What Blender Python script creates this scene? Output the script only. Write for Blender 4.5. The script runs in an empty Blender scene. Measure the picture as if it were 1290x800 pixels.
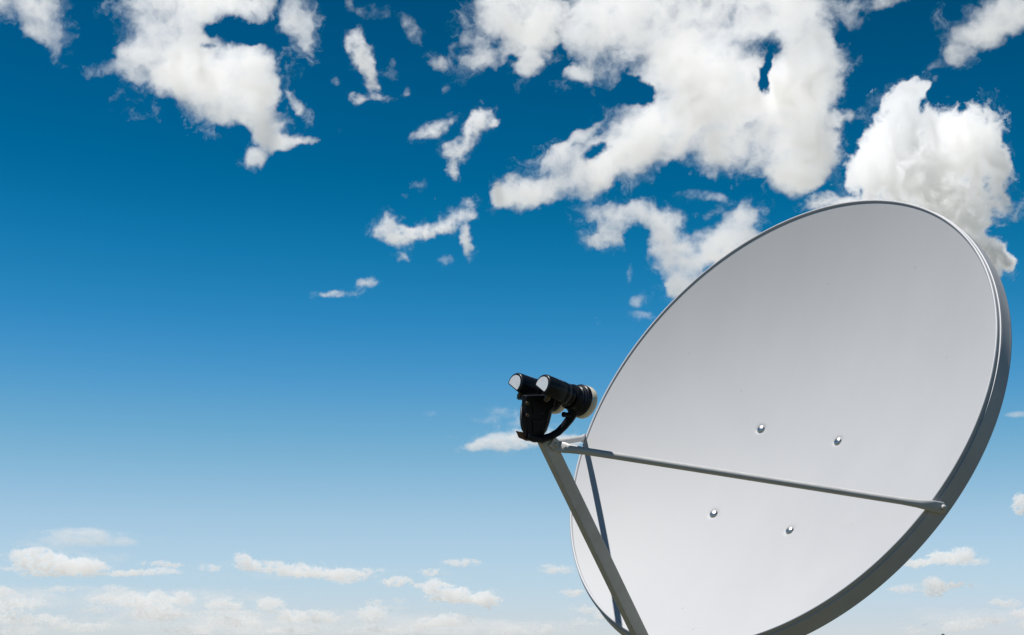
import bpy, bmesh, math, random
import numpy as np
from mathutils import Vector, Matrix

random.seed(4)
S = bpy.context.scene
COL = S.collection
rad = math.radians

# ------------------------------------------------------------------ camera
PW, PH, F = 1290.0, 800.0, 2000.0            # frame of the photograph and focal length, both in its pixels
EYE = Vector((0.0, 0.0, 1.65))
PITCH = math.atan(400.0 / F) + rad(0.03)     # the flat horizon lies just under the lower edge of the frame
cam_data = bpy.data.cameras.new('camera')
cam = bpy.data.objects.new('camera', cam_data)
COL.objects.link(cam)
cam.location = EYE
cam.rotation_euler = (math.pi / 2 + PITCH, 0, 0)
cam_data.sensor_fit = 'HORIZONTAL'
cam_data.sensor_width = 36.0
cam_data.lens = 36.0 * F / PW
cam_data.clip_start = 0.05
cam_data.clip_end = 200000.0
S.camera = cam

# ------------------------------------------------------------------ daylight
SUN_EL, SUN_AZ = rad(73.5), rad(-101.0)       # azimuth counted from the view direction (+Y) towards +X
sun_dir = Vector((math.sin(SUN_AZ) * math.cos(SUN_EL), math.cos(SUN_AZ) * math.cos(SUN_EL), math.sin(SUN_EL)))
world = bpy.data.worlds.new('World')
S.world = world
world.use_nodes = True
wn, wl = world.node_tree.nodes, world.node_tree.links
wn.clear()
sky = wn.new('ShaderNodeTexSky')
sky.sky_type = 'NISHITA'
sky.sun_disc = False
sky.sun_elevation = SUN_EL
sky.sun_rotation = SUN_AZ
sky.altitude = 3000
sky.air_density = 1.0
sky.dust_density = 0.0
sky.ozone_density = 6.0
# polarising filter and slide film contrast: one colour response for the whole sky, deep blue overhead, pale at the horizon
lo = wn.new('ShaderNodeVectorMath')
lo.operation = 'SCALE'
lo.inputs['Scale'].default_value = 0.1
grade = wn.new('ShaderNodeRGBCurve')
CURVES = (((0, 0), (0.112, 0.002), (0.135, 0.020), (0.154, 0.052), (0.19, 0.138), (0.251, 0.282), (0.305, 0.378), (0.449, 0.50), (0.639, 0.615), (1, 0.85)),
          ((0, 0), (0.12, 0.04), (0.188, 0.112), (0.229, 0.187), (0.287, 0.288), (0.345, 0.39), (0.434, 0.515), (0.499, 0.585), (0.635, 0.66), (0.729, 0.675), (1, 0.85)),
          ((0, 0), (0.25, 0.10), (0.395, 0.284), (0.464, 0.437), (0.548, 0.585), (0.617, 0.635), (0.695, 0.735), (0.732, 0.775), (0.76, 0.775), (1, 0.85)))
for ch, pts in enumerate(CURVES):
    cv = grade.mapping.curves[ch]
    while len(cv.points) < len(pts):
        cv.points.new(0.5, 0.5)
    for p_, (x_, y_) in zip(cv.points, pts):
        p_.location = (x_, y_)
grade.mapping.update()
hi = wn.new('ShaderNodeVectorMath')
hi.operation = 'SCALE'
hi.inputs['Scale'].default_value = 7.2
bg = wn.new('ShaderNodeBackground')
bg.inputs['Strength'].default_value = 0.10
wo = wn.new('ShaderNodeOutputWorld')
wl.new(sky.outputs[0], lo.inputs[0])
wl.new(lo.outputs[0], grade.inputs['Color'])
wl.new(grade.outputs[0], hi.inputs[0])
wl.new(hi.outputs[0], bg.inputs['Color'])
wl.new(bg.outputs[0], wo.inputs['Surface'])

sun_data = bpy.data.lights.new('sun', 'SUN')
sun_data.energy = 5.0
sun_data.angle = rad(0.53)
sun_data.color = (1.0, 0.965, 0.92)
sun = bpy.data.objects.new('sun', sun_data)
COL.objects.link(sun)
sun.rotation_euler = sun_dir.to_track_quat('Z', 'Y').to_euler()
sun.location = (-5, 3, 30)

S.view_settings.view_transform = 'Standard'
S.view_settings.look = 'None'
S.view_settings.exposure = 0.48
S.view_settings.gamma = 1.0
S.view_settings.use_curve_mapping = False
S.render.engine = 'CYCLES'
S.cycles.use_denoising = True
S.cycles.max_bounces = 40
S.cycles.volume_bounces = 40
S.cycles.transparent_max_bounces = 32
S.cycles.use_adaptive_sampling = False


# ------------------------------------------------------------------ helpers
def mat(name, color=(0.5, 0.5, 0.5), rough=0.5, metal=0.0, spec=0.5):
    m = bpy.data.materials.new(name)
    m.use_nodes = True
    p = m.node_tree.nodes['Principled BSDF']
    p.inputs['Base Color'].default_value = (*color, 1)
    p.inputs['Roughness'].default_value = rough
    p.inputs['Metallic'].default_value = metal
    p.inputs['Specular IOR Level'].default_value = spec
    return m


def mottle(m, c1, c2, scale=8.0, stretch=(1, 1, 1), r1=None, r2=None, bump=0.0, detail=6.0):
    """colour and gloss drift between two values over the surface, with a little relief"""
    nt = m.node_tree
    p = nt.nodes['Principled BSDF']
    tc = nt.nodes.new('ShaderNodeTexCoord')
    mp = nt.nodes.new('ShaderNodeMapping')
    mp.inputs['Scale'].default_value = stretch
    nz = nt.nodes.new('ShaderNodeTexNoise')
    nz.inputs['Scale'].default_value = scale
    nz.inputs['Detail'].default_value = detail
    nz.inputs['Roughness'].default_value = 0.62
    rp = nt.nodes.new('ShaderNodeValToRGB')
    rp.color_ramp.elements[0].position = 0.3
    rp.color_ramp.elements[1].position = 0.7
    rp.color_ramp.elements[0].color = (*c1, 1)
    rp.color_ramp.elements[1].color = (*c2, 1)
    L = nt.links.new
    L(tc.outputs['Object'], mp.inputs['Vector'])
    L(mp.outputs[0], nz.inputs['Vector'])
    L(nz.outputs['Fac'], rp.inputs['Fac'])
    L(rp.outputs[0], p.inputs['Base Color'])
    if r1 is not None:
        mr = nt.nodes.new('ShaderNodeMapRange')
        mr.inputs['To Min'].default_value = r1
        mr.inputs['To Max'].default_value = r2
        L(nz.outputs['Fac'], mr.inputs['Value'])
        L(mr.outputs[0], p.inputs['Roughness'])
    if bump:
        b = nt.nodes.new('ShaderNodeBump')
        b.inputs['Strength'].default_value = bump
        b.inputs['Distance'].default_value = 0.002
        L(nz.outputs['Fac'], b.inputs['Height'])
        L(b.outputs[0], p.inputs['Normal'])
    return rp, mp, tc


def link_mesh(name, verts, faces, m, parent=None, smooth=None, shift=Vector((0, 0, 0))):
    me = bpy.data.meshes.new(name)
    me.from_pydata([tuple(Vector(v) - shift) for v in verts], [], faces)
    bm = bmesh.new()
    bm.from_mesh(me)
    bmesh.ops.recalc_face_normals(bm, faces=bm.faces)
    bm.to_mesh(me)
    bm.free()
    if smooth is not None:
        me.shade_smooth()
        me.set_sharp_from_angle(angle=rad(smooth))
    me.materials.append(m)
    o = bpy.data.objects.new(name, me)
    COL.objects.link(o)
    if parent is not None:
        o.parent = parent
    return o


def tag(o, label=None, cat=None, group=None, kind=None):
    for k, v in (('label', label), ('category', cat), ('group', group), ('kind', kind)):
        if v:
            o[k] = v
    return o


# ------------------------------------------------------------------ ground
ground_mat = mat('dry_meadow', rough=0.95, spec=0.1)
mottle(ground_mat, (0.055, 0.05, 0.022), (0.10, 0.088, 0.045), scale=0.35, bump=0.4)
g = link_mesh('ground', [(-60000, -60000, 0), (60000, -60000, 0), (60000, 60000, 0), (-60000, 60000, 0)], [(0, 1, 2, 3)], ground_mat)
tag(g, kind='structure')

# ------------------------------------------------------------------ frame of the dish: u to its right, v up its face, n out of its face
U_ = Vector((0.6300, -0.7448, -0.2200)).normalized()
N_ = Vector((-0.6052, -0.6484, 0.4619)).normalized()
N_ = (N_ - U_ * N_.dot(U_)).normalized()
V_ = N_.cross(U_).normalized()
fwd = Vector((0, math.cos(math.atan(0.2)), math.sin(math.atan(0.2))))
upv = Vector((0, -fwd.z, fwd.y))
C_ = EYE + Vector((1, 0, 0)) * 0.66417 + upv * -0.23248 + fwd * 4.09143      # centre of the rim
AX, BX, DEPTH = 0.600, 0.600 * 1.1253, 0.128                                 # half width, half height, bowl depth


def W(l):
    """dish frame -> world"""
    return C_ + U_ * l[0] + V_ * l[1] + N_ * l[2]


def at(x, y, u0=0.0):
    """a spot of the dish's hardware: where the sight line through (x, y) meets the plane u = u0 (dish frame)"""
    d = Vector((1, 0, 0)) * ((x - 645) / F) + upv * (-(y - 400) / F) + fwd
    t = (u0 - (EYE - C_).dot(U_)) / d.dot(U_)
    p = EYE + d * t - C_
    return Vector((p.dot(U_), p.dot(V_), p.dot(N_)))


steel = mat('grey_powder_coat', rough=0.55, spec=0.28)
rp, mp, tc = mottle(steel, (0.338, 0.345, 0.360), (0.366, 0.372, 0.384), scale=3.0, stretch=(1, 1, 0.4), r1=0.5, r2=0.62, bump=0.03)
# weather: fine dark specks and faint run marks on the coat
nt = steel.node_tree
sp = nt.nodes.new('ShaderNodeTexVoronoi')
sp.inputs['Scale'].default_value = 16.0
sp.inputs['Randomness'].default_value = 1.0
spr = nt.nodes.new('ShaderNodeMapRange')
spr.inputs['From Min'].default_value = 0.025
spr.inputs['From Max'].default_value = 0.06
spr.inputs['To Min'].default_value = 0.55
spr.inputs['To Max'].default_value = 0.0
gate = nt.nodes.new('ShaderNodeMath')
gate.operation = 'GREATER_THAN'
gate.inputs[1].default_value = 0.62
mulg = nt.nodes.new('ShaderNodeMath')
mulg.operation = 'MULTIPLY'
sx = nt.nodes.new('ShaderNodeSeparateColor')
mixs = nt.nodes.new('ShaderNodeMix')
mixs.data_type = 'RGBA'
mixs.inputs[7].default_value = (0.24, 0.235, 0.22, 1)
nt.links.new(tc.outputs['Object'], sp.inputs['Vector'])
nt.links.new(sp.outputs['Distance'], spr.inputs['Value'])
nt.links.new(sp.outputs['Color'], sx.inputs[0])
nt.links.new(sx.outputs[0], gate.inputs[0])
nt.links.new(gate.outputs[0], mulg.inputs[0])
nt.links.new(spr.outputs[0], mulg.inputs[1])
nt.links.new(mulg.outputs[0], mixs.inputs[0])
nt.links.new(rp.outputs[0], mixs.inputs[6])
nt.links.new(mixs.outputs[2], nt.nodes['Principled BSDF'].inputs['Base Color'])

rim_mat = mat('grey_rim_coat', rough=0.35, spec=0.5)
mottle(rim_mat, (0.33, 0.34, 0.362), (0.38, 0.389, 0.408), scale=14.0, r1=0.42, r2=0.56)
arm_mat = mat('grey_arm_coat', rough=0.45, spec=0.4)
mottle(arm_mat, (0.35, 0.35, 0.325), (0.44, 0.437, 0.41), scale=22.0, r1=0.38, r2=0.55, bump=0.05)
strut_mat = mat('grey_strut_coat', rough=0.4, spec=0.45)
mottle(strut_mat, (0.38, 0.382, 0.38), (0.46, 0.46, 0.455), scale=30.0, r1=0.32, r2=0.48, bump=0.05)
zinc = mat('zinc_bolt', (0.55, 0.545, 0.53), 0.30, 1.0)
plastic = mat('black_plastic', (0.012, 0.014, 0.018), 0.33, 0, 0.22)
mottle(plastic, (0.004, 0.0055, 0.009), (0.008, 0.010, 0.014), scale=60.0, r1=0.25, r2=0.4, bump=0.04)
bracket_mat = mat('dark_clamp_plastic', (0.02, 0.02, 0.025), 0.45, 0, 0.14)
mottle(bracket_mat, (0.003, 0.004, 0.008), (0.006, 0.007, 0.011), scale=40.0, r1=0.35, r2=0.55, bump=0.05)
rust = mat('brown_tab', (0.06, 0.028, 0.02), 0.6)
cap_mat = mat('cream_feed_cap', (0.62, 0.58, 0.48), 0.4)
mottle(cap_mat, (0.50, 0.46, 0.36), (0.58, 0.545, 0.46), scale=30.0)
sticker = mat('silver_sticker', (0.70, 0.72, 0.75), 0.28, 0, 0.6)
mottle(sticker, (0.43, 0.45, 0.47), (0.52, 0.54, 0.56), scale=40.0)
dull = mat('tarnished_brass', (0.10, 0.075, 0.05), 0.45, 0.8)
rubber = mat('black_cable_rubber', (0.012, 0.012, 0.013), 0.5)

# ------------------------------------------------------------------ the dish
mount_l = Vector((0, -0.25, -0.10))
base_xy = W(mount_l + Vector((0, 0, -0.15)))
BASE = Vector((base_xy.x, base_xy.y, 0.0))
dish = bpy.data.objects.new('satellite_dish', None)
COL.objects.link(dish)
dish.location = BASE
dish.empty_display_size = 0.3
tag(dish, 'large light grey satellite dish with two black receivers on its arm against the clouds', 'satellite dish')


def part(name, verts, faces, m, parent=dish, smooth=35, local=True):
    return link_mesh(name, [W(v) for v in verts] if local else verts, faces, m, parent, smooth, BASE)


BOLTS = [(-0.1055, -0.2770), (0.1575, -0.2770), (-0.1160, 0.0), (0.1470, 0.0)]


def bowl(x, y):
    z = -DEPTH * (1 - (x / AX) ** 2 - (y / BX) ** 2)
    for bx, by in BOLTS:
        d = math.hypot(x - bx, y - by)
        if d < 0.0195:
            z -= 0.0042 * (0.5 + 0.5 * math.cos(math.pi * d / 0.0195))
    return z


def polar(rings, segs, f):
    v = [f(0, 0)]
    for i in range(1, rings + 1):
        r = i / rings
        for k in range(segs):
            a = 2 * math.pi * k / segs
            v.append(f(r * AX * math.cos(a), r * BX * math.sin(a)))
    fc = [(0, 1 + k, 1 + (k + 1) % segs) for k in range(segs)]
    for i in range(rings - 1):
        a0, b0 = 1 + i * segs, 1 + (i + 1) * segs
        for k in range(segs):
            q = (k + 1) % segs
            fc.append((a0 + k, b0 + k, b0 + q, a0 + q))
    return v, fc


fv, ff = polar(150, 360, lambda x, y: (x, y, bowl(x, y)))
bv, bf = polar(20, 120, lambda x, y: (x * 0.998, y * 0.998, -DEPTH * (1 - (x / AX) ** 2 - (y / BX) ** 2) - 0.0045))
off = len(fv)
reflector = part('reflector', fv + bv, ff + [tuple(reversed([i + off for i in q])) for q in bf], steel, smooth=60)

# rolled rim: bead, groove and flange turned back (outward offset, offset along n)
prof = [(-0.0005, -0.0045), (-0.0005, 0.0), (0.0003, 0.0026), (0.0020, 0.0042), (0.0044, 0.0043), (0.0062, 0.0030), (0.0068, 0.0006), (0.0070, -0.003),
        (0.0073, -0.0062), (0.0080, -0.0074), (0.0094, -0.0070), (0.0108, -0.0075), (0.0116, -0.0098), (0.0124, -0.017), (0.0142, -0.028), (0.0164, -0.040),
        (0.0174, -0.0450), (0.0184, -0.0475), (0.0180, -0.0500), (0.0160, -0.0508), (0.0146, -0.0490), (0.0138, -0.044), (0.0118, -0.030), (0.0096, -0.014), (0.005, -0.0065)]
SEG = 300
rv, rf = [], []
for k in range(SEG):
    a = 2 * math.pi * k / SEG
    ca, sa = math.cos(a), math.sin(a)
    nx, ny = ca / AX, sa / BX
    l = math.hypot(nx, ny)
    nx, ny = nx / l, ny / l
    for (o_, h_) in prof:
        rv.append((AX * ca + nx * o_, BX * sa + ny * o_, h_))
M_ = len(prof)
for k in range(SEG):
    q = (k + 1) % SEG
    for i in range(M_):
        j = (i + 1) % M_
        rf.append((k * M_ + i, q * M_ + i, q * M_ + j, k * M_ + j))
rim = part('rim', rv, rf, rim_mat, reflector, smooth=50)


def lathe(prof_, o, axis, ref, segs=40, close=True):
    """revolve (radius, distance along axis) about the axis through o, all in the dish frame"""
    axis = Vector(axis).normalized()
    e1 = (Vector(ref) - axis * Vector(ref).dot(axis)).normalized()
    e2 = axis.cross(e1)
    v, f = [], []
    for (r, t) in prof_:
        for k in range(segs):
            a = 2 * math.pi * k / segs
            v.append(Vector(o) + axis * t + e1 * (r * math.cos(a)) + e2 * (r * math.sin(a)))
    for i in range(len(prof_) - 1):
        for k in range(segs):
            q = (k + 1) % segs
            f.append((i * segs + k, i * segs + q, (i + 1) * segs + q, (i + 1) * segs + k))
    if close:
        f.append(tuple(range(segs)))
        f.append(tuple((len(prof_) - 1) * segs + k for k in range(segs)))
    return v, f


def tube(points, radii, segs=16, flat=None):
    """tapered tube along points; radii (r across, r along 'flat' axis) pairs"""
    pts = [Vector(p) for p in points]
    v, f = [], []
    prev = None
    for i, p in enumerate(pts):
        t = ((pts[min(i + 1, len(pts) - 1)] - pts[max(i - 1, 0)])).normalized()
        ref = Vector(flat) if flat is not None else (prev or Vector((0.3, 0.9, 0.2)))
        e1 = (ref - t * ref.dot(t)).normalized()
        prev = e1
        e2 = t.cross(e1)
        r = radii[i] if isinstance(radii, (list, tuple)) else radii
        ra, rb = r if isinstance(r, tuple) else (r, r)
        for k in range(segs):
            a = 2 * math.pi * k / segs
            v.append(p + e1 * (ra * math.cos(a)) + e2 * (rb * math.sin(a)))
    for i in range(len(pts) - 1):
        for k in range(segs):
            q = (k + 1) % segs
            f.append((i * segs + k, i * segs + q, (i + 1) * segs + q, (i + 1) * segs + k))
    f.append(tuple(range(segs)))
    f.append(tuple((len(pts) - 1) * segs + k for k in range(segs)))
    return v, f


def bolt_mesh(o, axis, r, h, name, parent, m=None):
    pr = [(r * 1.0, -0.004), (r, 0.0), (r * 0.97, h * 0.3), (r * 0.86, h * 0.62), (r * 0.62, h * 0.86), (r * 0.3, h * 0.98), (r * 0.02, h)]
    v, f = lathe(pr, o, axis, (0.9, 0.3, 0.2), 24)
    return part(name, v, f, m or zinc, parent, 40)


for bx, by in BOLTS:
    gx, gy = 2 * DEPTH * bx / AX ** 2, 2 * DEPTH * by / BX ** 2
    nrm = Vector((-gx, -gy, 1)).normalized()
    bolt_mesh(Vector((bx, by, bowl(bx, by))) + nrm * 0.0005, nrm, 0.0125, 0.0085, 'bolt', reflector)


def prism(poly, axis, half, bevel=0.0):
    """polygon (dish frame points) given thickness 2*half along axis"""
    ax_ = Vector(axis).normalized()
    n_ = len(poly)
    v = [Vector(p) - ax_ * half for p in poly] + [Vector(p) + ax_ * half for p in poly]
    f = [tuple(range(n_))[::-1], tuple(range(n_, 2 * n_))] + [(i, (i + 1) % n_, n_ + (i + 1) % n_, n_ + i) for i in range(n_)]
    return v, f


def bevelled(o, w, segs=2):
    b = o.modifiers.new('edge', 'BEVEL')
    b.width = w
    b.segments = segs
    b.limit_method = 'ANGLE'
    b.angle_limit = rad(40)
    return o


# feed arm: hollow rectangular section from under the rim up to the receivers
foot, head = Vector((0, -0.705, -0.02)), Vector((0, -0.4745, 0.592))
ad = (head - foot).normalized()
ae = Vector((1, 0, 0)).cross(ad).normalized()
if ae.y > 0:
    ae = -ae
wa = 0.0175
poly = [foot + ae * wa, head + ae * wa, head - ae * wa, foot - ae * wa]
arm = part('feed_arm', *prism(poly, (1, 0, 0), 0.0105), arm_mat, smooth=30)
bevelled(arm, 0.0025)
# foot bracket under the rim
fp = [foot - ad * 0.08 + ae * 0.024, foot + ad * 0.05 + ae * 0.0215, foot + ad * 0.05 - ae * 0.0215, foot - ad * 0.08 - ae * 0.024]

# struts to both sides of the rim
delta = -0.2745
for s_ in (1, -1):
    end = at(1187, 638.5, 0.602) if s_ > 0 else Vector((-AX * math.cos(delta) - 0.0265, BX * math.sin(delta) + 0.008, -0.012))
    start = Vector((s_ * 0.0135, -0.4725, 0.560))
    d_ = end - start
    Ld = d_.length
    dn = d_.normalized()
    knee = start + Vector((s_ * 0.026, 0.006, -0.013))
    flat_ax = Vector((0, 1, 0.25))
    lip = at(1167, 635, 0.594) if s_ > 0 else end - dn * 0.05       # where the tube is pressed flat, just before it turns down over the rim
    ps = [start + Vector((0, 0.0, 0.022)), start, start + (knee - start) * 0.6, knee] + [knee + (lip - knee) * q for q in (0.045, 0.25, 0.5, 0.75, 0.93, 0.975)]
    ps += [lip.lerp(end, 0.15), lip.lerp(end, 0.5), end, end + (end - lip).normalized() * 0.012]
    rs = [(0.013, 0.0025), (0.013, 0.003), (0.0125, 0.004), (0.0105, 0.0065), (0.0085, 0.0085), (0.0083, 0.0083), (0.0083, 0.0083), (0.0083, 0.0083),
          (0.0083, 0.0083), (0.0095, 0.007), (0.0120, 0.0045), (0.0128, 0.003), (0.0128, 0.003), (0.0095, 0.003)]
    st = part('strut', *tube(ps, rs, 18, flat_ax), strut_mat, smooth=45)
    side = flat_ax.cross(end - lip).normalized()
    if side.x * s_ < 0:
        side = -side
    bolt_mesh(end + side * 0.0035, side, 0.0075, 0.006, 'bolt', st, arm_mat)
    bolt_mesh(start + Vector((s_ * 0.003, 0, 0.008)), (s_, 0, 0), 0.006, 0.004, 'bolt', st, arm_mat)

# receivers
axis_l = Vector((-0.015, 0.33, -0.945)).normalized()
axis = Vector((0, 0.29, -0.957)).normalized()                # from the back end to the cream feed cap


def receiver(ctr, skew, axis):
    e1 = Vector((1, 0, 0))
    e2 = e1.cross(axis).normalized()
    if e2.y < 0:
        e2 = -e2
    c_, s__ = math.cos(skew), math.sin(skew)
    ex, ey = e1 * c_ + e2 * s__, e2 * c_ - e1 * s__
    # body: round on top, cut flat below, with ribs towards the neck
    R = 0.0262

    def ring(r, t, cut):
        pts = []
        for k in range(48):
            a = 2 * math.pi * k / 48
            x, y = r * math.cos(a), r * math.sin(a)
            y = max(y, -cut * r)
            pts.append(ctr + axis * t + ex * x + ey * y)
        return pts
    sec = [(R * 0.88, 0.00000, .42), (R * 0.95, 0.00140, .44), (R, 0.00468, .46), (R * 1.01, 0.02805, .5), (R * 1.02, 0.05143, .6), (R * 1.0, 0.05423, .62), (R * 1.0, 0.05657, .62),
           (R * 1.03, 0.05797, .7), (R * 1.0, 0.06732, .8), (R * 0.98, 0.06919, .8), (R * 0.98, 0.07200, .8), (R * 1.02, 0.07387, .9), (R * 0.97, 0.08415, 1), (R * 0.80, 0.08789, 1),
           (R * 0.80, 0.09350, 1), (R * 1.06, 0.09444, 1), (R * 1.08, 0.10098, 1), (R * 1.16, 0.10285, 1), (R * 1.18, 0.10612, 1), (R * 1.18, 0.10706, 1), (R * 1.30, 0.10846, 1),
           (R * 1.32, 0.11173, 1), (R * 1.40, 0.11360, 1), (R * 1.43, 0.11875, 1), (R * 1.43, 0.12295, 1), (R * 1.2, 0.12342, 1)]
    v, f = [], []
    for r, t, c in sec:
        v += ring(r, t, c)
    for i in range(len(sec) - 1):
        for k in range(48):
            q = (k + 1) % 48
            f.append((i * 48 + k, i * 48 + q, (i + 1) * 48 + q, (i + 1) * 48 + k))
    f.append(tuple(range(48)))
    f.append(tuple((len(sec) - 1) * 48 + k for k in range(48)))
    body = part('receiver', v, f, plastic, dish, 38)
    # cream cap over the horn
    Rc = R * 1.45
    v, f = lathe([(Rc * 0.98, 0.12360), (Rc, 0.12540), (Rc, 0.13740), (Rc * 0.97, 0.14090), (Rc * 0.9, 0.14340), (Rc * 0.6, 0.14590), (Rc * 0.05, 0.14690)], ctr, axis, e1, 48)
    part('feed_cap', v, f, cap_mat, body, 50)
    # silver sticker on the cut back end
    ps = []
    for k in range(48):
        a = 2 * math.pi * k / 48
        x, y = R * 0.74 * math.cos(a), R * 0.74 * math.sin(a)
        ps.append(ctr + axis * -0.0006 + ex * x + ey * max(y, -0.31 * R))
    part('sticker', *prism(ps, axis, 0.0005), sticker, body, 30)
    # connector under the body
    o_ = ctr + axis * 0.033 - ey * (R * 0.42) - ex * 0.002
    v, f = lathe([(0.0055, 0), (0.0055, 0.006), (0.0068, 0.007), (0.0068, 0.016), (0.0048, 0.017), (0.0048, 0.021)], o_, -ey, e1, 20)
    part('connector', v, f, dull, body, 35)
    return body, o_, ey


rx = at(683, 484, 0.047)
lx = at(648.5, 482, -0.047)
bodyR, conR, eyR = receiver(rx, rad(-20), axis)
bodyL, conL, eyL = receiver(lx, rad(-20), axis_l)

# clamp: plate below the receivers, curved arm round to the right neck, tab at the bottom
clamp_pts = [at(x, y, 0.0) for x, y in ((660.5, 497), (697, 496), (695, 511), (690, 517), (682, 548), (677, 553), (664, 551), (661, 541), (660, 520))]
clamp = bevelled(part('clamp', *prism(clamp_pts, (1, 0, 0), 0.009), bracket_mat, smooth=30), 0.0015)
arc_px = [(664, 548), (672, 551.5), (682, 552), (693, 549), (703, 543.5), (711, 535.5), (718, 526.5), (723, 517), (725, 509)]
arc = [at(x, y, 0.012 + 0.035 * min(1, max(0, (i - 2) / 5))) for i, (x, y) in enumerate(arc_px)]
arc_r = [(0.009, 0.007), (0.009, 0.0085), (0.009, 0.0085), (0.009, 0.0085), (0.009, 0.0085), (0.0095, 0.009), (0.0105, 0.010), (0.0125, 0.012), (0.014, 0.014)]
part('clamp_arm', *tube(arc, arc_r, 14, (1, 0, 0)), bracket_mat, clamp, 45)
arc2 = [Vector((-p.x, p.y, p.z)) for p in arc]
part('clamp_arm', *tube(arc2, arc_r, 14, (1, 0, 0)), bracket_mat, clamp, 45)
v, f = lathe([(0.006, 0), (0.0062, 0.004), (0.005, 0.012), (0.0062, 0.013), (0.0062, 0.018), (0.004, 0.020)], at(717, 522, 0.045), at(709, 521, 0.045) - at(717, 522, 0.045), (1, 0, 0), 14)
part('clamp_screw', v, f, bracket_mat, clamp, 35)
tabp = [at(x, y, 0.0) for x, y in ((652.5, 542), (662, 545), (673, 548), (671, 555.5), (657, 551.5))]
bevelled(part('clamp_tab', *prism(tabp, (1, 0, 0), 0.010), rust, clamp, smooth=30), 0.0015)
# ribs and screws on the clamp plate
for y0_, y1_ in ((503, 520), (526, 543)):
    rb = [at(x, y, 0.0) for x, y in ((667, y0_), (685 - (y0_ - 503) * .15, y0_ + 1), (681, y1_), (668, y1_))]
    bevelled(part('clamp_rib', *prism([p + Vector((0.0085, 0, 0)) for p in rb], (1, 0, 0), 0.0025), bracket_mat, clamp, smooth=30), 0.0012)
for x_, y_ in ((664.5, 507), (664.5, 522), (670, 548)):
    c0 = at(x_, y_, 0.009)
    v, f = lathe([(0.0045, -0.002), (0.0045, 0.0012), (0.0036, 0.0022), (0.0008, 0.0024)], c0, (1, 0, 0), (0, 1, 0), 14)
    part('clamp_screw', v, f, dull, clamp, 35)
# neck collars
for ctr, axis in ((lx, axis_l), (rx, axis)):
    v, f = lathe([(0.0225, 0.08742), (0.0285, 0.08742), (0.0295, 0.08883), (0.0295, 0.09350), (0.0285, 0.09462), (0.0225, 0.09462)], ctr, axis, (1, 0, 0), 36, False)
    part('clamp_collar', v, f + [(5 * 36 + k, 5 * 36 + (k + 1) % 36, (k + 1) % 36, k) for k in range(36)], bracket_mat, clamp, 40)


def smooth_path(pts, n=6):
    out = []
    P = [Vector(p) for p in pts]
    for i in range(len(P) - 1):
        p0, p1, p2, p3 = P[max(i - 1, 0)], P[i], P[i + 1], P[min(i + 2, len(P) - 1)]
        for k in range(n):
            t = k / n
            out.append(0.5 * ((2 * p1) + (p2 - p0) * t + (2 * p0 - 5 * p1 + 4 * p2 - p3) * t * t + (3 * p1 - p0 - 3 * p2 + p3) * t ** 3))
    return out + [P[-1]]


cab = smooth_path([conL - eyL * 0.02, at(659.5, 503, -0.03), at(657.3, 515, -0.012), at(656.7, 528, 0.0), at(658.5, 539, 0.004), at(664, 546, 0.006), at(672, 548, 0.0), at(684, 551, 0)])
part('cable', *tube(cab, 0.0032, 10), rubber, dish, 50)
# carrier behind the bowl and the mast it is clamped to
mo = mount_l
bx = [Vector((sx_ * 0.16, -0.13 + sy_ * 0.16, 0)) for sx_, sy_ in ((-1, -1), (1, -1), (1, 1), (-1, 1))]
bx = [Vector((p.x, p.y, -DEPTH - 0.02)) for p in bx]
bevelled(part('mount_bracket', *prism(bx, (0, 0, 1), 0.012), arm_mat, smooth=30), 0.004)
top = W(mo + Vector((0, 0, -0.15)))
back = W(Vector((0, mo.y, -DEPTH - 0.03)))
cl = [back, back.lerp(Vector((BASE.x, BASE.y, top.z)), 1.0)]
part('mount_neck', *tube(cl, 0.05, 24), arm_mat, dish, 40, local=False)
part('mast', *lathe([(0.038, 0.0), (0.038, top.z + 0.06), (0.036, top.z + 0.065)], BASE, (0, 0, 1), (1, 0, 0), 32), arm_mat, dish, 40, local=False)
part('base_plate', *lathe([(0.16, 0.0), (0.16, 0.012), (0.155, 0.015)], BASE, (0, 0, 1), (1, 0, 0), 32), arm_mat, dish, 40, local=False)

# ------------------------------------------------------------------ a tree far out on the plain
bark = mat('bark', (0.06, 0.05, 0.035), 0.9)
leaf_mat = mat('leaves', (0.035, 0.06, 0.02), 0.7)
TD = 620.0
tx = (1177.5 - 645) / F * TD
tree = bpy.data.objects.new('tree', None)
COL.objects.link(tree)
tree.location = (tx, TD, 0)
tag(tree, 'tiny dark treetop just showing at the lower edge right of the dish', 'tree')
v, f = [], []
for k in range(420):
    q = Vector((random.gauss(0, 1), random.gauss(0, 1), random.gauss(0, 1))).normalized() * random.random() ** 0.4
    c = Vector((q.x * 0.7, q.y * 0.7, 1.72 + q.z * 0.75))
    a, b = Vector((random.gauss(0, 1), random.gauss(0, 1), random.gauss(0, 1))).normalized() * 0.16, Vector((random.gauss(0, 1), random.gauss(0, 1), random.gauss(0, 1))).normalized() * 0.13
    i = len(v)
    v += [c - a, c + b, c + a, c - b]
    f.append((i, i + 1, i + 2, i + 3))
link_mesh('crown', v, f, leaf_mat, tree)
link_mesh('trunk', *tube([(0, 0, 0), (0.03, 0, 0.7), (0, 0.02, 1.4), (0.04, 0, 2.3)], [0.11, 0.09, 0.07, 0.03], 10), bark, tree, 50)

# ------------------------------------------------------------------ clouds: closed bodies of scattering air, each at its own distance
PERM = np.random.RandomState(7).permutation(256)
PERM = np.concatenate([PERM, PERM, PERM])
GA = np.random.RandomState(8).rand(256) * 2 * np.pi
GX, GY = np.cos(GA), np.sin(GA)


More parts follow.
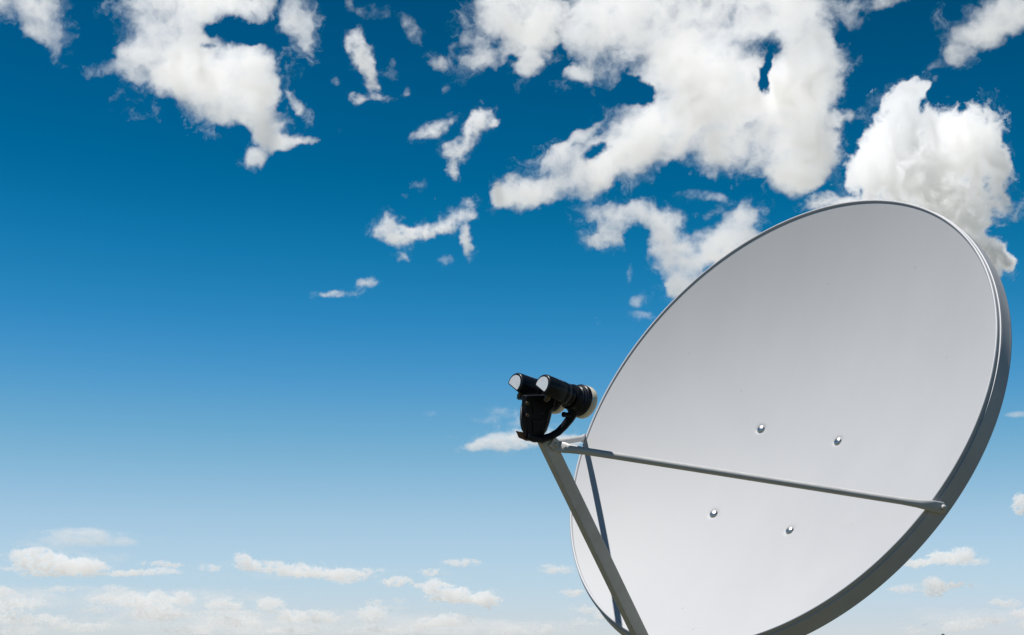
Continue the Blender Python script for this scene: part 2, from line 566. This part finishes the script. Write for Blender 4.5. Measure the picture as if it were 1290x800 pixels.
def perlin(x, y, seed=0):
    xi, yi = np.floor(x).astype(np.int64), np.floor(y).astype(np.int64)
    xf, yf = x - xi, y - yi
    xi, yi = (xi + seed * 37) & 255, (yi + seed * 91) & 255

    def gr(ix, iy, dx, dy):
        h = PERM[PERM[ix & 255] + (iy & 255)]
        return GX[h] * dx + GY[h] * dy
    u = xf ** 3 * (xf * (xf * 6 - 15) + 10)
    w = yf ** 3 * (yf * (yf * 6 - 15) + 10)
    a = gr(xi, yi, xf, yf)
    b = gr(xi + 1, yi, xf - 1, yf)
    c = gr(xi, yi + 1, xf, yf - 1)
    d = gr(xi + 1, yi + 1, xf - 1, yf - 1)
    return 1.5 * ((a + u * (b - a)) * (1 - w) + (c + u * (d - c)) * w)


def fbm(x, y, octs, seed, gain=0.52, billow=False):
    s, amp, tot = np.zeros_like(x), 1.0, 0.0
    for o in range(octs):
        n = perlin(x * 2.03 ** o, y * 2.03 ** o, seed + o)
        if billow:
            n = 1 - 2 * np.abs(n) * 1.3
        s += amp * n
        tot += amp
        amp *= gain
    return s / tot


def make_cloud(blobs, seed, label=None, lam=60.0, amp=0.55, thr=0.17, warp=14.0, thick=70.0, k=0.07, billow=0.3, soft=1.0, gf=0.5, lean=1.35, core=0.0, tint=(1, 1, 1), dist=None, step=1.1, aspect=1.0, group=None, kind=None, name='cloud'):
    B = np.array([tuple(b) + (0,) * (6 - len(b)) if len(b) < 6 else b for b in [(b + (1.0,) if len(b) == 4 else b) for b in blobs]], float)
    P = B[B[:, 4] > 0]
    x0, x1 = (P[:, 0] - P[:, 2] * 1.6).min() - 20, (P[:, 0] + P[:, 2] * 1.6).max() + 20
    y0, y1 = (P[:, 1] - P[:, 3] * 1.6).min() - 20, (P[:, 1] + P[:, 3] * 1.6).max() + 20
    x0, x1, y0, y1 = max(x0, -45), min(x1, PW + 45), max(y0, -45), min(y1, 799)
    nx, ny = int((x1 - x0) / step) + 2, int((y1 - y0) / (step / 1.0)) + 2
    gx, gy = np.meshgrid(np.linspace(x0, x1, nx), np.linspace(y0, y1, ny))
    ys = gy * aspect
    wx = warp * fbm(gx / 55, ys / 55, 4, seed) + 0.35 * warp * fbm(gx / 16, ys / 16, 4, seed + 9, 0.6)
    wy = (warp * fbm(gx / 55 + 9.3, ys / 55 - 4.1, 4, seed + 3) + 0.35 * warp * fbm(gx / 16 + 5, ys / 16, 4, seed + 14, 0.6)) / aspect
    X, Y = gx + wx, gy + wy
    pos, neg, halo = np.zeros_like(X), np.zeros_like(X), np.zeros_like(X)
    for bx_, by_, rx_, ry_, w_, an in B:
        c_, s_ = math.cos(rad(an)), math.sin(rad(an))
        dx, dy = X - bx_, Y - by_
        d2 = ((dx * c_ + dy * s_) / (rx_ * 1.22)) ** 2 + ((-dx * s_ + dy * c_) / (ry_ * 1.22)) ** 2
        h = np.clip(1 - d2, 0, None) ** 1.3
        if w_ > 0:
            halo = np.maximum(halo, min(w_ + .2, 1) * np.clip(1 - d2 / 2.6, 0, None))
        if w_ > 0:
            pos = np.maximum(pos, 0) + w_ * h * (1 - 0.45 * np.clip(pos, 0, 1))
        else:
            neg += -w_ * h
    env = np.tanh(pos * 1.15) - np.clip(neg, 0, 1) ** 1.4 * 1.1
    n1 = fbm(gx / lam + 0.25 * wx / warp, ys / lam + 0.25 * wy / warp, 7, seed + 21, 0.53)
    n2 = fbm(gx / (lam * 0.6) + 0.3 * wy / warp, ys / (lam * 0.6), 6, seed + 33, 0.54, True)
    nn = 1.25 * (n1 * (1 - billow) + n2 * billow)
    e = env + amp * nn * np.clip(0.55 + env * 1.2, 0, 1) - thr
    if core:
        e = np.maximum(e, (env - 0.62) * core)
    fray = fbm(X / 9.0, Y * aspect / 9.0, 4, seed + 70, 0.65)
    e = e + 0.28 * soft * fray * np.clip(1.0 - e * 1.6, 0, 1) * (e > -0.2)
    # torn fibres drifting off the edge
    fx, fy = gx + 2.6 * wx, (gy + 2.6 * wy) * aspect
    fil = fbm(fx / (lam * 0.7) + 7.7, fy / (lam * 0.7), 6, seed + 90, 0.6) + 0.35 * fbm(fx / (lam * 0.45), fy / (lam * 0.45) + 3.1, 5, seed + 97, 0.6, True)
    eh = np.clip(soft, 0, 1) * 0.55 * (0.6 * halo - neg + 0.85 * fil - 0.42)
    env = np.maximum(env, np.where(eh > 0, 0.02, env))
    e = np.maximum(e, np.minimum(eh, 0.42))
    ramp = np.minimum(np.minimum(gx - x0, x1 - gx), np.minimum(gy - y0, y1 - gy)) / 12.0
    e = np.where(env > 0.01, e, -1)
    e = np.minimum(e, ramp)
    T = np.clip(e, 0, None)
    veil = np.clip(0.75 + 1.1 * fbm(X / 26.0 + 3.0, Y * aspect / 26.0, 6, seed + 80, 0.62), 0.12, 1.6)
    T = 2.0 * thick * np.minimum(T, 1.1) ** (1.3 + 0.6 * soft) * (1 + soft * (veil - 1) * np.clip(1.25 - e, 0, 1))
    mid = 0.35 * thick * fbm(gx / 80, ys / 80, 3, seed + 50) + 0.26 * min(1.0, 0.1 + soft) * T * fbm(gx / 30, ys / 30, 6, seed + 60, 0.55)
    on = T > 1e-3 * thick
    # lone flecks evaporate: keep only what has enough cloud around it
    pad = np.pad(on, 4).astype(np.int32).cumsum(0).cumsum(1)
    pad = np.pad(pad, ((1, 0), (1, 0)))
    cnt = pad[9:, 9:] - pad[:-9, 9:] - pad[9:, :-9] + pad[:-9, :-9]
    on &= cnt > 30
    T = np.where(on, T, 0)
    cell = on[:-1, :-1] | on[1:, :-1] | on[:-1, 1:] | on[1:, 1:]
    # metres
    cx, cy = (x0 + x1) / 2, (y0 + y1) / 2
    el = math.atan((800 - cy) / F * 0.97)
    D = dist or min(1150.0 / max(math.tan(el), 0.045), 24000.0)
    m = D / F * math.cos(el * 0.5)
    dcen = (Vector((1, 0, 0)) * ((cx - 645) / F) + upv * (-(cy - 400) / F) + fwd).normalized()
    cen = EYE + dcen * D
    right = Vector((dcen.y, -dcen.x, 0)).normalized()
    deep = dcen
    up2 = right.cross(deep).normalized()
    mm = D / F / math.cos(math.atan(math.hypot(cx - 645, cy - 400) / F))
    loc = np.stack([(gx - cx), (cy - gy)], -1).reshape(-1, 2) * mm
    R_, Up, De = np.array(right), np.array(up2), np.array(deep)
    base = loc[:, :1] * R_ + loc[:, 1:] * Up
    T, mid = T.reshape(-1) * mm, mid.reshape(-1) * mm
    mid = mid - lean * loc[:, 1]                 # the layer leans towards level: its far side sits lower in view
    dist_c = D * De
    fo, bo = (mid - T * 0.5)[:, None], (mid + T * 0.5)[:, None]
    fr = (base + dist_c) * (1 + fo / D) - dist_c
    bk = (base + dist_c) * (1 + bo / D) - dist_c
    n_ = nx * ny
    idx = np.arange(n_).reshape(ny, nx)
    on_ = on.reshape(-1)
    bidx = np.where(on_, np.arange(n_) + n_, np.arange(n_)).reshape(ny, nx)

    def quads(I):
        return np.stack([I[:-1, :-1], I[1:, :-1], I[1:, 1:], I[:-1, 1:]], -1)[cell]
    q = np.concatenate([quads(idx), quads(bidx)[:, ::-1]])
    allv = np.concatenate([fr, bk])
    used = np.unique(q)
    remap = np.zeros(len(allv), np.int64)
    remap[used] = np.arange(len(used))
    q = remap[q]
    vv = allv[used]
    me = bpy.data.meshes.new(name)
    me.vertices.add(len(vv))
    me.vertices.foreach_set('co', vv.astype(np.float32).ravel())
    me.loops.add(q.size)
    me.loops.foreach_set('vertex_index', q.astype(np.int32).ravel())
    me.polygons.add(len(q))
    me.polygons.foreach_set('loop_start', np.arange(0, q.size, 4, dtype=np.int32))
    me.update(calc_edges=True)
    m_ = bpy.data.materials.new('cloud_air')
    m_.use_nodes = True
    t = m_.node_tree
    t.nodes.clear()
    vs = t.nodes.new('ShaderNodeVolumeScatter')
    vs.inputs['Color'].default_value = (*tint, 1)
    vs.inputs['Density'].default_value = 0.5 * k / mm
    vs.inputs['Anisotropy'].default_value = gf
    ou = t.nodes.new('ShaderNodeOutputMaterial')
    t.links.new(vs.outputs[0], ou.inputs['Volume'])
    me.materials.append(m_)
    o = bpy.data.objects.new(name, me)
    COL.objects.link(o)
    o.location = cen
    if kind:
        tag(o, label, None, None, kind)
    else:
        tag(o, label, 'cloud', group or 'cumulus clouds in the sky')
    return o


# (x, y, half width, half height, weight, turn in degrees)
make_cloud([(215, 20, 62, 55), (225, 75, 55, 50), (265, 95, 65, 42), (312, 85, 36, 34), (285, 128, 48, 30), (318, 110, 32, 40), (336, 160, 24, 20, .8), (320, 186, 16, 12, .8), (354, 166, 18, 10, .6), (303, 160, 9, 10, -.3), (345, 122, 8, 9, -.4),
            (142, 92, 26, 9, .4, -20), (172, 82, 22, 24, .55), (262, 8, 60, 18, .9), (310, 8, 30, 16, .8), (368, 20, 20, 32, .75, -15), (378, 48, 9, 18, .6, -15), (364, 112, 7, 20, .5, -25), (376, 130, 9, 20, .4, -20), (345, 140, 20, 12, .4), (380, 165, 18, 5, .4),
            (268, 38, 22, 8, -.7, 25), (312, 38, 24, 17, -1.0), (258, 58, 9, 6, -.6)], 3, 'large ragged white cloud at top left, trailing a small broken tail')
make_cloud([(15, 4, 45, 16, .8), (52, 22, 28, 24, .85), (70, 48, 13, 20, .6), (85, 40, 8, 6, .4)], 11, 'thin grey white cloud in the upper left corner of sky', thick=45)
make_cloud([(446, 50, 13, 16, .9), (455, 68, 15, 24, .95, -25), (468, 95, 10, 28, .85, -12), (475, 121, 22, 5, .6), (450, 122, 11, 9, .7)], 17, 'slim upright wisp of white cloud beside the large ragged one', amp=.78, soft=1.25, lam=28, warp=9, thick=40, gf=0.25)
make_cloud([(516, 35, 11, 24, .65, -30), (470, 14, 26, 8, .45), (495, 85, 5, 16, .5, 12), (511, 114, 5, 9, .5, 15), (440, 5, 6, 14, .4, -15), (567, 52, 7, 9, .5), (563, 106, 8, 7, .45, -30), (425, 100, 6, 6, .35)], 19, kind='stuff', name='cloud_wisps', lam=30, warp=9, thick=24, gf=0.1)
make_cloud([(650, 10, 55, 34), (660, 48, 38, 38), (665, 78, 17, 20, .9), (608, 76, 27, 17, .8), (600, 50, 20, 16, .5), (692, 28, 28, 28, .8), (630, 15, 30, 30, .9), (645, 72, 12, 8, -.5)], 23, 'white cloud hanging from the top edge left of the biggest one', thick=65)
make_cloud([(554, 78, 12, 11, .8)], 29, 'tiny white puff left of the cloud on the top edge', lam=26, warp=7, thick=26, gf=0.1)
make_cloud([(780, 10, 62, 42), (870, 25, 120, 55), (965, 15, 60, 45), (870, 90, 85, 50), (905, 120, 105, 50), (825, 160, 55, 42), (785, 188, 55, 36), (725, 215, 55, 32), (668, 232, 42, 20, .9), (632, 232, 16, 8, .6),
            (930, 165, 95, 55), (995, 130, 50, 60), (1012, 190, 38, 45), (990, 222, 34, 26, .9), (1030, 95, 30, 42, .95), (1010, 45, 36, 50, .9), (1052, 152, 20, 12, .7, -30), (735, 163, 38, 9, .6, -32), (700, 190, 25, 14, .6, -30),
            (765, 80, 42, 34, .38), (1060, 20, 30, 20, .4), (1075, 150, 18, 14, .3), (880, 262, 40, 12, .35), (802, 112, 26, 15, -1.1, 25), (731, 90, 18, 18, .75), (738, 40, 26, 34, .75), (962, 100, 8, 26, -1.2, 8), (752, 186, 18, 10, -.8, -25), (850, 245, 55, 22, -.9)], 31,
           'biggest white cloud of the sky, spreading down from the top edge', lam=75, thick=80, warp=16)
make_cloud([(762, 264, 28, 17, .95), (775, 290, 22, 22), (748, 300, 20, 10, .8), (800, 264, 34, 14, .95), (838, 278, 28, 20), (842, 310, 30, 30), (862, 340, 28, 30), (855, 362, 18, 16, .8), (892, 312, 36, 28), (922, 292, 32, 28), (942, 270, 18, 18, .95),
            (930, 320, 40, 30), (802, 302, 14, 18, -.9), (890, 272, 14, 14, -.5)], 37, 'white arched cloud peeking out above the dish upper left rim', lam=50, thick=60, billow=.4)
make_cloud([(806, 374, 12, 8, .6, -25), (810, 395, 16, 7, .7, 15), (797, 340, 5, 14, .35), (882, 248, 36, 8, .35), (908, 250, 16, 6, .5), (962, 266, 12, 14, .45)], 41, kind='stuff', name='cloud_wisps', lam=28, warp=8, thick=24, gf=0.1)
make_cloud([(1150, 122, 17, 14), (1162, 114, 12, 10), (1134, 134, 13, 12), (1150, 160, 32, 32), (1186, 190, 52, 42), (1128, 190, 36, 36), (1105, 215, 34, 28), (1218, 175, 32, 32), (1240, 210, 21, 24), (1200, 240, 60, 50), (1150, 245, 60, 40),
            (1212, 282, 27, 36), (1236, 318, 18, 17), (1222, 345, 22, 28), (1254, 328, 11, 11), (1130, 280, 60, 40), (1180, 310, 50, 40)], 43, 'bright dome shaped cumulus rising behind the top of the dish', lam=40, thick=95, billow=.6, warp=11, thr=.16, amp=.8, k=.075, soft=.28, gf=.45, lean=.95, core=1.7)
make_cloud([(1050, 252, 28, 14), (1085, 262, 30, 16), (1030, 262, 14, 8, .8)], 47, 'small white cloud right against the top of the rim', lam=30, warp=6, thick=45, billow=.7)
make_cloud([(1262, 22, 50, 22, .95), (1228, 42, 32, 20, .85), (1210, 60, 18, 10, .7), (1288, 8, 34, 26)], 53, 'grey white cloud in the upper right corner of sky', thick=55)
make_cloud([(1115, 4, 36, 10, .75, -10), (1086, 24, 12, 9, .6), (1070, 8, 14, 11, .65), (1180, 80, 18, 6, .35), (1174, 97, 6, 6, .35)], 59, kind='stuff', name='cloud_wisps', lam=32, warp=9, thick=26, gf=0.1)
make_cloud([(546, 163, 27, 11, .85, -20), (606, 150, 18, 14, .85), (590, 170, 24, 16, .95, -45), (576, 192, 15, 17, .95, -20), (570, 210, 8, 13, .8), (623, 155, 14, 5, .55, -45)], 61, 'forked white cloud below the top, shaped like a bird', amp=.78, soft=1.25, lam=28, warp=10, thick=42, gf=0.25)
make_cloud([(528, 232, 12, 6, .5), (512, 246, 6, 5, .3), (618, 263, 12, 7, .35, 30), (563, 325, 12, 6, .5)], 67, kind='stuff', name='cloud_wisps', lam=24, warp=7, thick=20, gf=0.1)
make_cloud([(490, 285, 16, 18, .9), (505, 300, 18, 15, .9), (532, 291, 36, 11, .95, -5), (570, 276, 28, 15, .9, -25), (590, 263, 13, 14, .85), (590, 302, 8, 25, .8, -10), (507, 322, 10, 8, .7)], 71, 'saddle shaped white cloud in the middle of the blue', amp=.78, soft=1.25, lam=28, warp=10, thick=42, gf=0.25)
make_cloud([(462, 355, 14, 7, .9), (428, 368, 26, 5, .75)], 73, 'lone pair of small puffs in the open blue', amp=.7, lam=20, warp=7, thick=26, gf=0.1)
make_cloud([(630, 557, 42, 11, .95), (655, 552, 40, 13), (600, 563, 26, 6, .85), (690, 552, 40, 13, .95), (722, 555, 15, 9, .8)], 79, 'flat based cloud behind the two black receivers', lam=40, warp=6, thick=40, aspect=1.6, gf=0.25)
make_cloud([(635, 518, 28, 9, .5), (610, 528, 22, 6, .45), (655, 532, 26, 10, .5, -30), (540, 520, 14, 4, .4)], 83, kind='stuff', name='cloud_wisps', lam=34, warp=6, thick=18, aspect=1.5, gf=0.1)
LOW = dict(gf=0.0, k=.065, tint=(1, .990, .976), lean=2.2, aspect=1.5, step=0.8, warp=7, thick=64, amp=.75, billow=.6, soft=.8)
make_cloud([(1208, 699, 16, 11), (1185, 703, 18, 8, .95), (1158, 706, 16, 6, .8)], 89, 'small flat cumulus low right of the dish, the upper one', lam=18, **LOW)
make_cloud([(1179, 739, 15, 11, .95), (1205, 736, 26, 4, .6)], 97, 'second small cumulus low right, beneath the flat one', lam=18, **LOW)
make_cloud([(1288, 635, 12, 13)], 101, 'small bright cloud cut by the right edge of the picture', lam=22, **LOW)
make_cloud([(1282, 521, 16, 4, .6)], 103, 'thin streak of cloud near the right rim of the dish', lam=22, aspect=2, step=.9, warp=4, thick=22, gf=0, amp=.12, soft=0.0)
make_cloud([(105, 674, 70, 9, .75), (80, 684, 56, 8, .75), (150, 682, 26, 6, .7)], 107, 'long thin grey layer of cloud low on the left', lam=50, aspect=2.2, step=1, warp=5, thick=22, gf=0)
make_cloud([(52, 702, 30, 13), (75, 712, 45, 12), (105, 714, 28, 11), (150, 719, 24, 4, .75)], 109, 'plump cloud under the long grey layer on the left', lam=22, **LOW)
make_cloud([(308, 704, 12, 8, .9), (330, 712, 36, 7, .75), (380, 718, 40, 8, .9), (430, 722, 38, 7, .9), (497, 731, 20, 7, .8), (520, 736, 10, 4, .6), (450, 716, 40, 4, .4)], 113, 'long low row of joined puffs left of the dish', lam=22, **LOW)
make_cloud([(552, 742, 18, 13, .95), (575, 748, 30, 8, .95), (615, 753, 16, 11), (595, 755, 34, 5, .8)], 127, 'two humped cloud low down left of the dish', lam=20, **LOW)
make_cloud([(x, y, rx_, ry_, w) for x, y, rx_, ry_, w in
            ((20, 745, 22, 7, .95), (45, 760, 40, 9, .7), (62, 778, 50, 7, .6), (20, 773, 30, 7, .8), (150, 754, 22, 6, .7), (195, 755, 40, 12, .95), (218, 771, 38, 9, .95), (242, 752, 16, 8, .9), (292, 760, 26, 9, .8), (352, 760, 20, 9, .9), (375, 775, 20, 8, .9),
             (410, 775, 30, 8, .85), (475, 772, 20, 11, .9), (545, 782, 20, 7, .7), (575, 778, 26, 9, .75), (648, 793, 24, 8, .9), (690, 789, 9, 6, .85), (720, 745, 12, 5, .8), (755, 772, 11, 6, .8), (305, 780, 36, 7, .7), (370, 792, 40, 7, .75), (120, 786, 50, 6, .6),
             (215, 711, 30, 4, .5), (30, 790, 40, 6, .5), (250, 790, 40, 6, .5), (480, 790, 50, 5, .5), (545, 722, 20, 5, .5), (1268, 771, 18, 7, .8), (1220, 778, 26, 5, .5), (1135, 790, 20, 5, .45), (1280, 785, 20, 6, .4))],
           131, lam=20, aspect=1.5, step=0.8, warp=7, thick=64, amp=.75, billow=.6, soft=.8, k=.06, tint=(1, .990, .976), lean=2.4, gf=0, dist=26000, kind='stuff', name='distant_clouds')
make_cloud([(150, 752, 260, 16, .5), (330, 780, 360, 18, .55), (620, 788, 160, 12, .5), (90, 700, 120, 14, .3), (400, 722, 200, 10, .3), (1200, 775, 110, 16, .4)],
           151, lam=70, aspect=2.4, step=1.6, warp=10, thick=26, amp=.35, soft=.5, k=.10, tint=(1, .990, .976), lean=2.4, gf=0, dist=30000, kind='stuff', name='distant_cloud_veil')
rr = random.Random(12)
more = []
for i in range(46):
    y = 800 - 95 * rr.random() ** 1.3
    x = rr.uniform(-10, 770) if i < 38 else rr.uniform(1090, 1300)
    more.append((x, y, rr.uniform(10, 38), rr.uniform(3, 7.5), rr.uniform(.4, .8)))
make_cloud(more, 171, lam=20, aspect=1.6, step=0.9, warp=7, thick=44, amp=.7, billow=.5, soft=.7, k=.055, tint=(1, .988, .97), lean=2.4, gf=0, dist=28000, kind='stuff', name='distant_clouds')
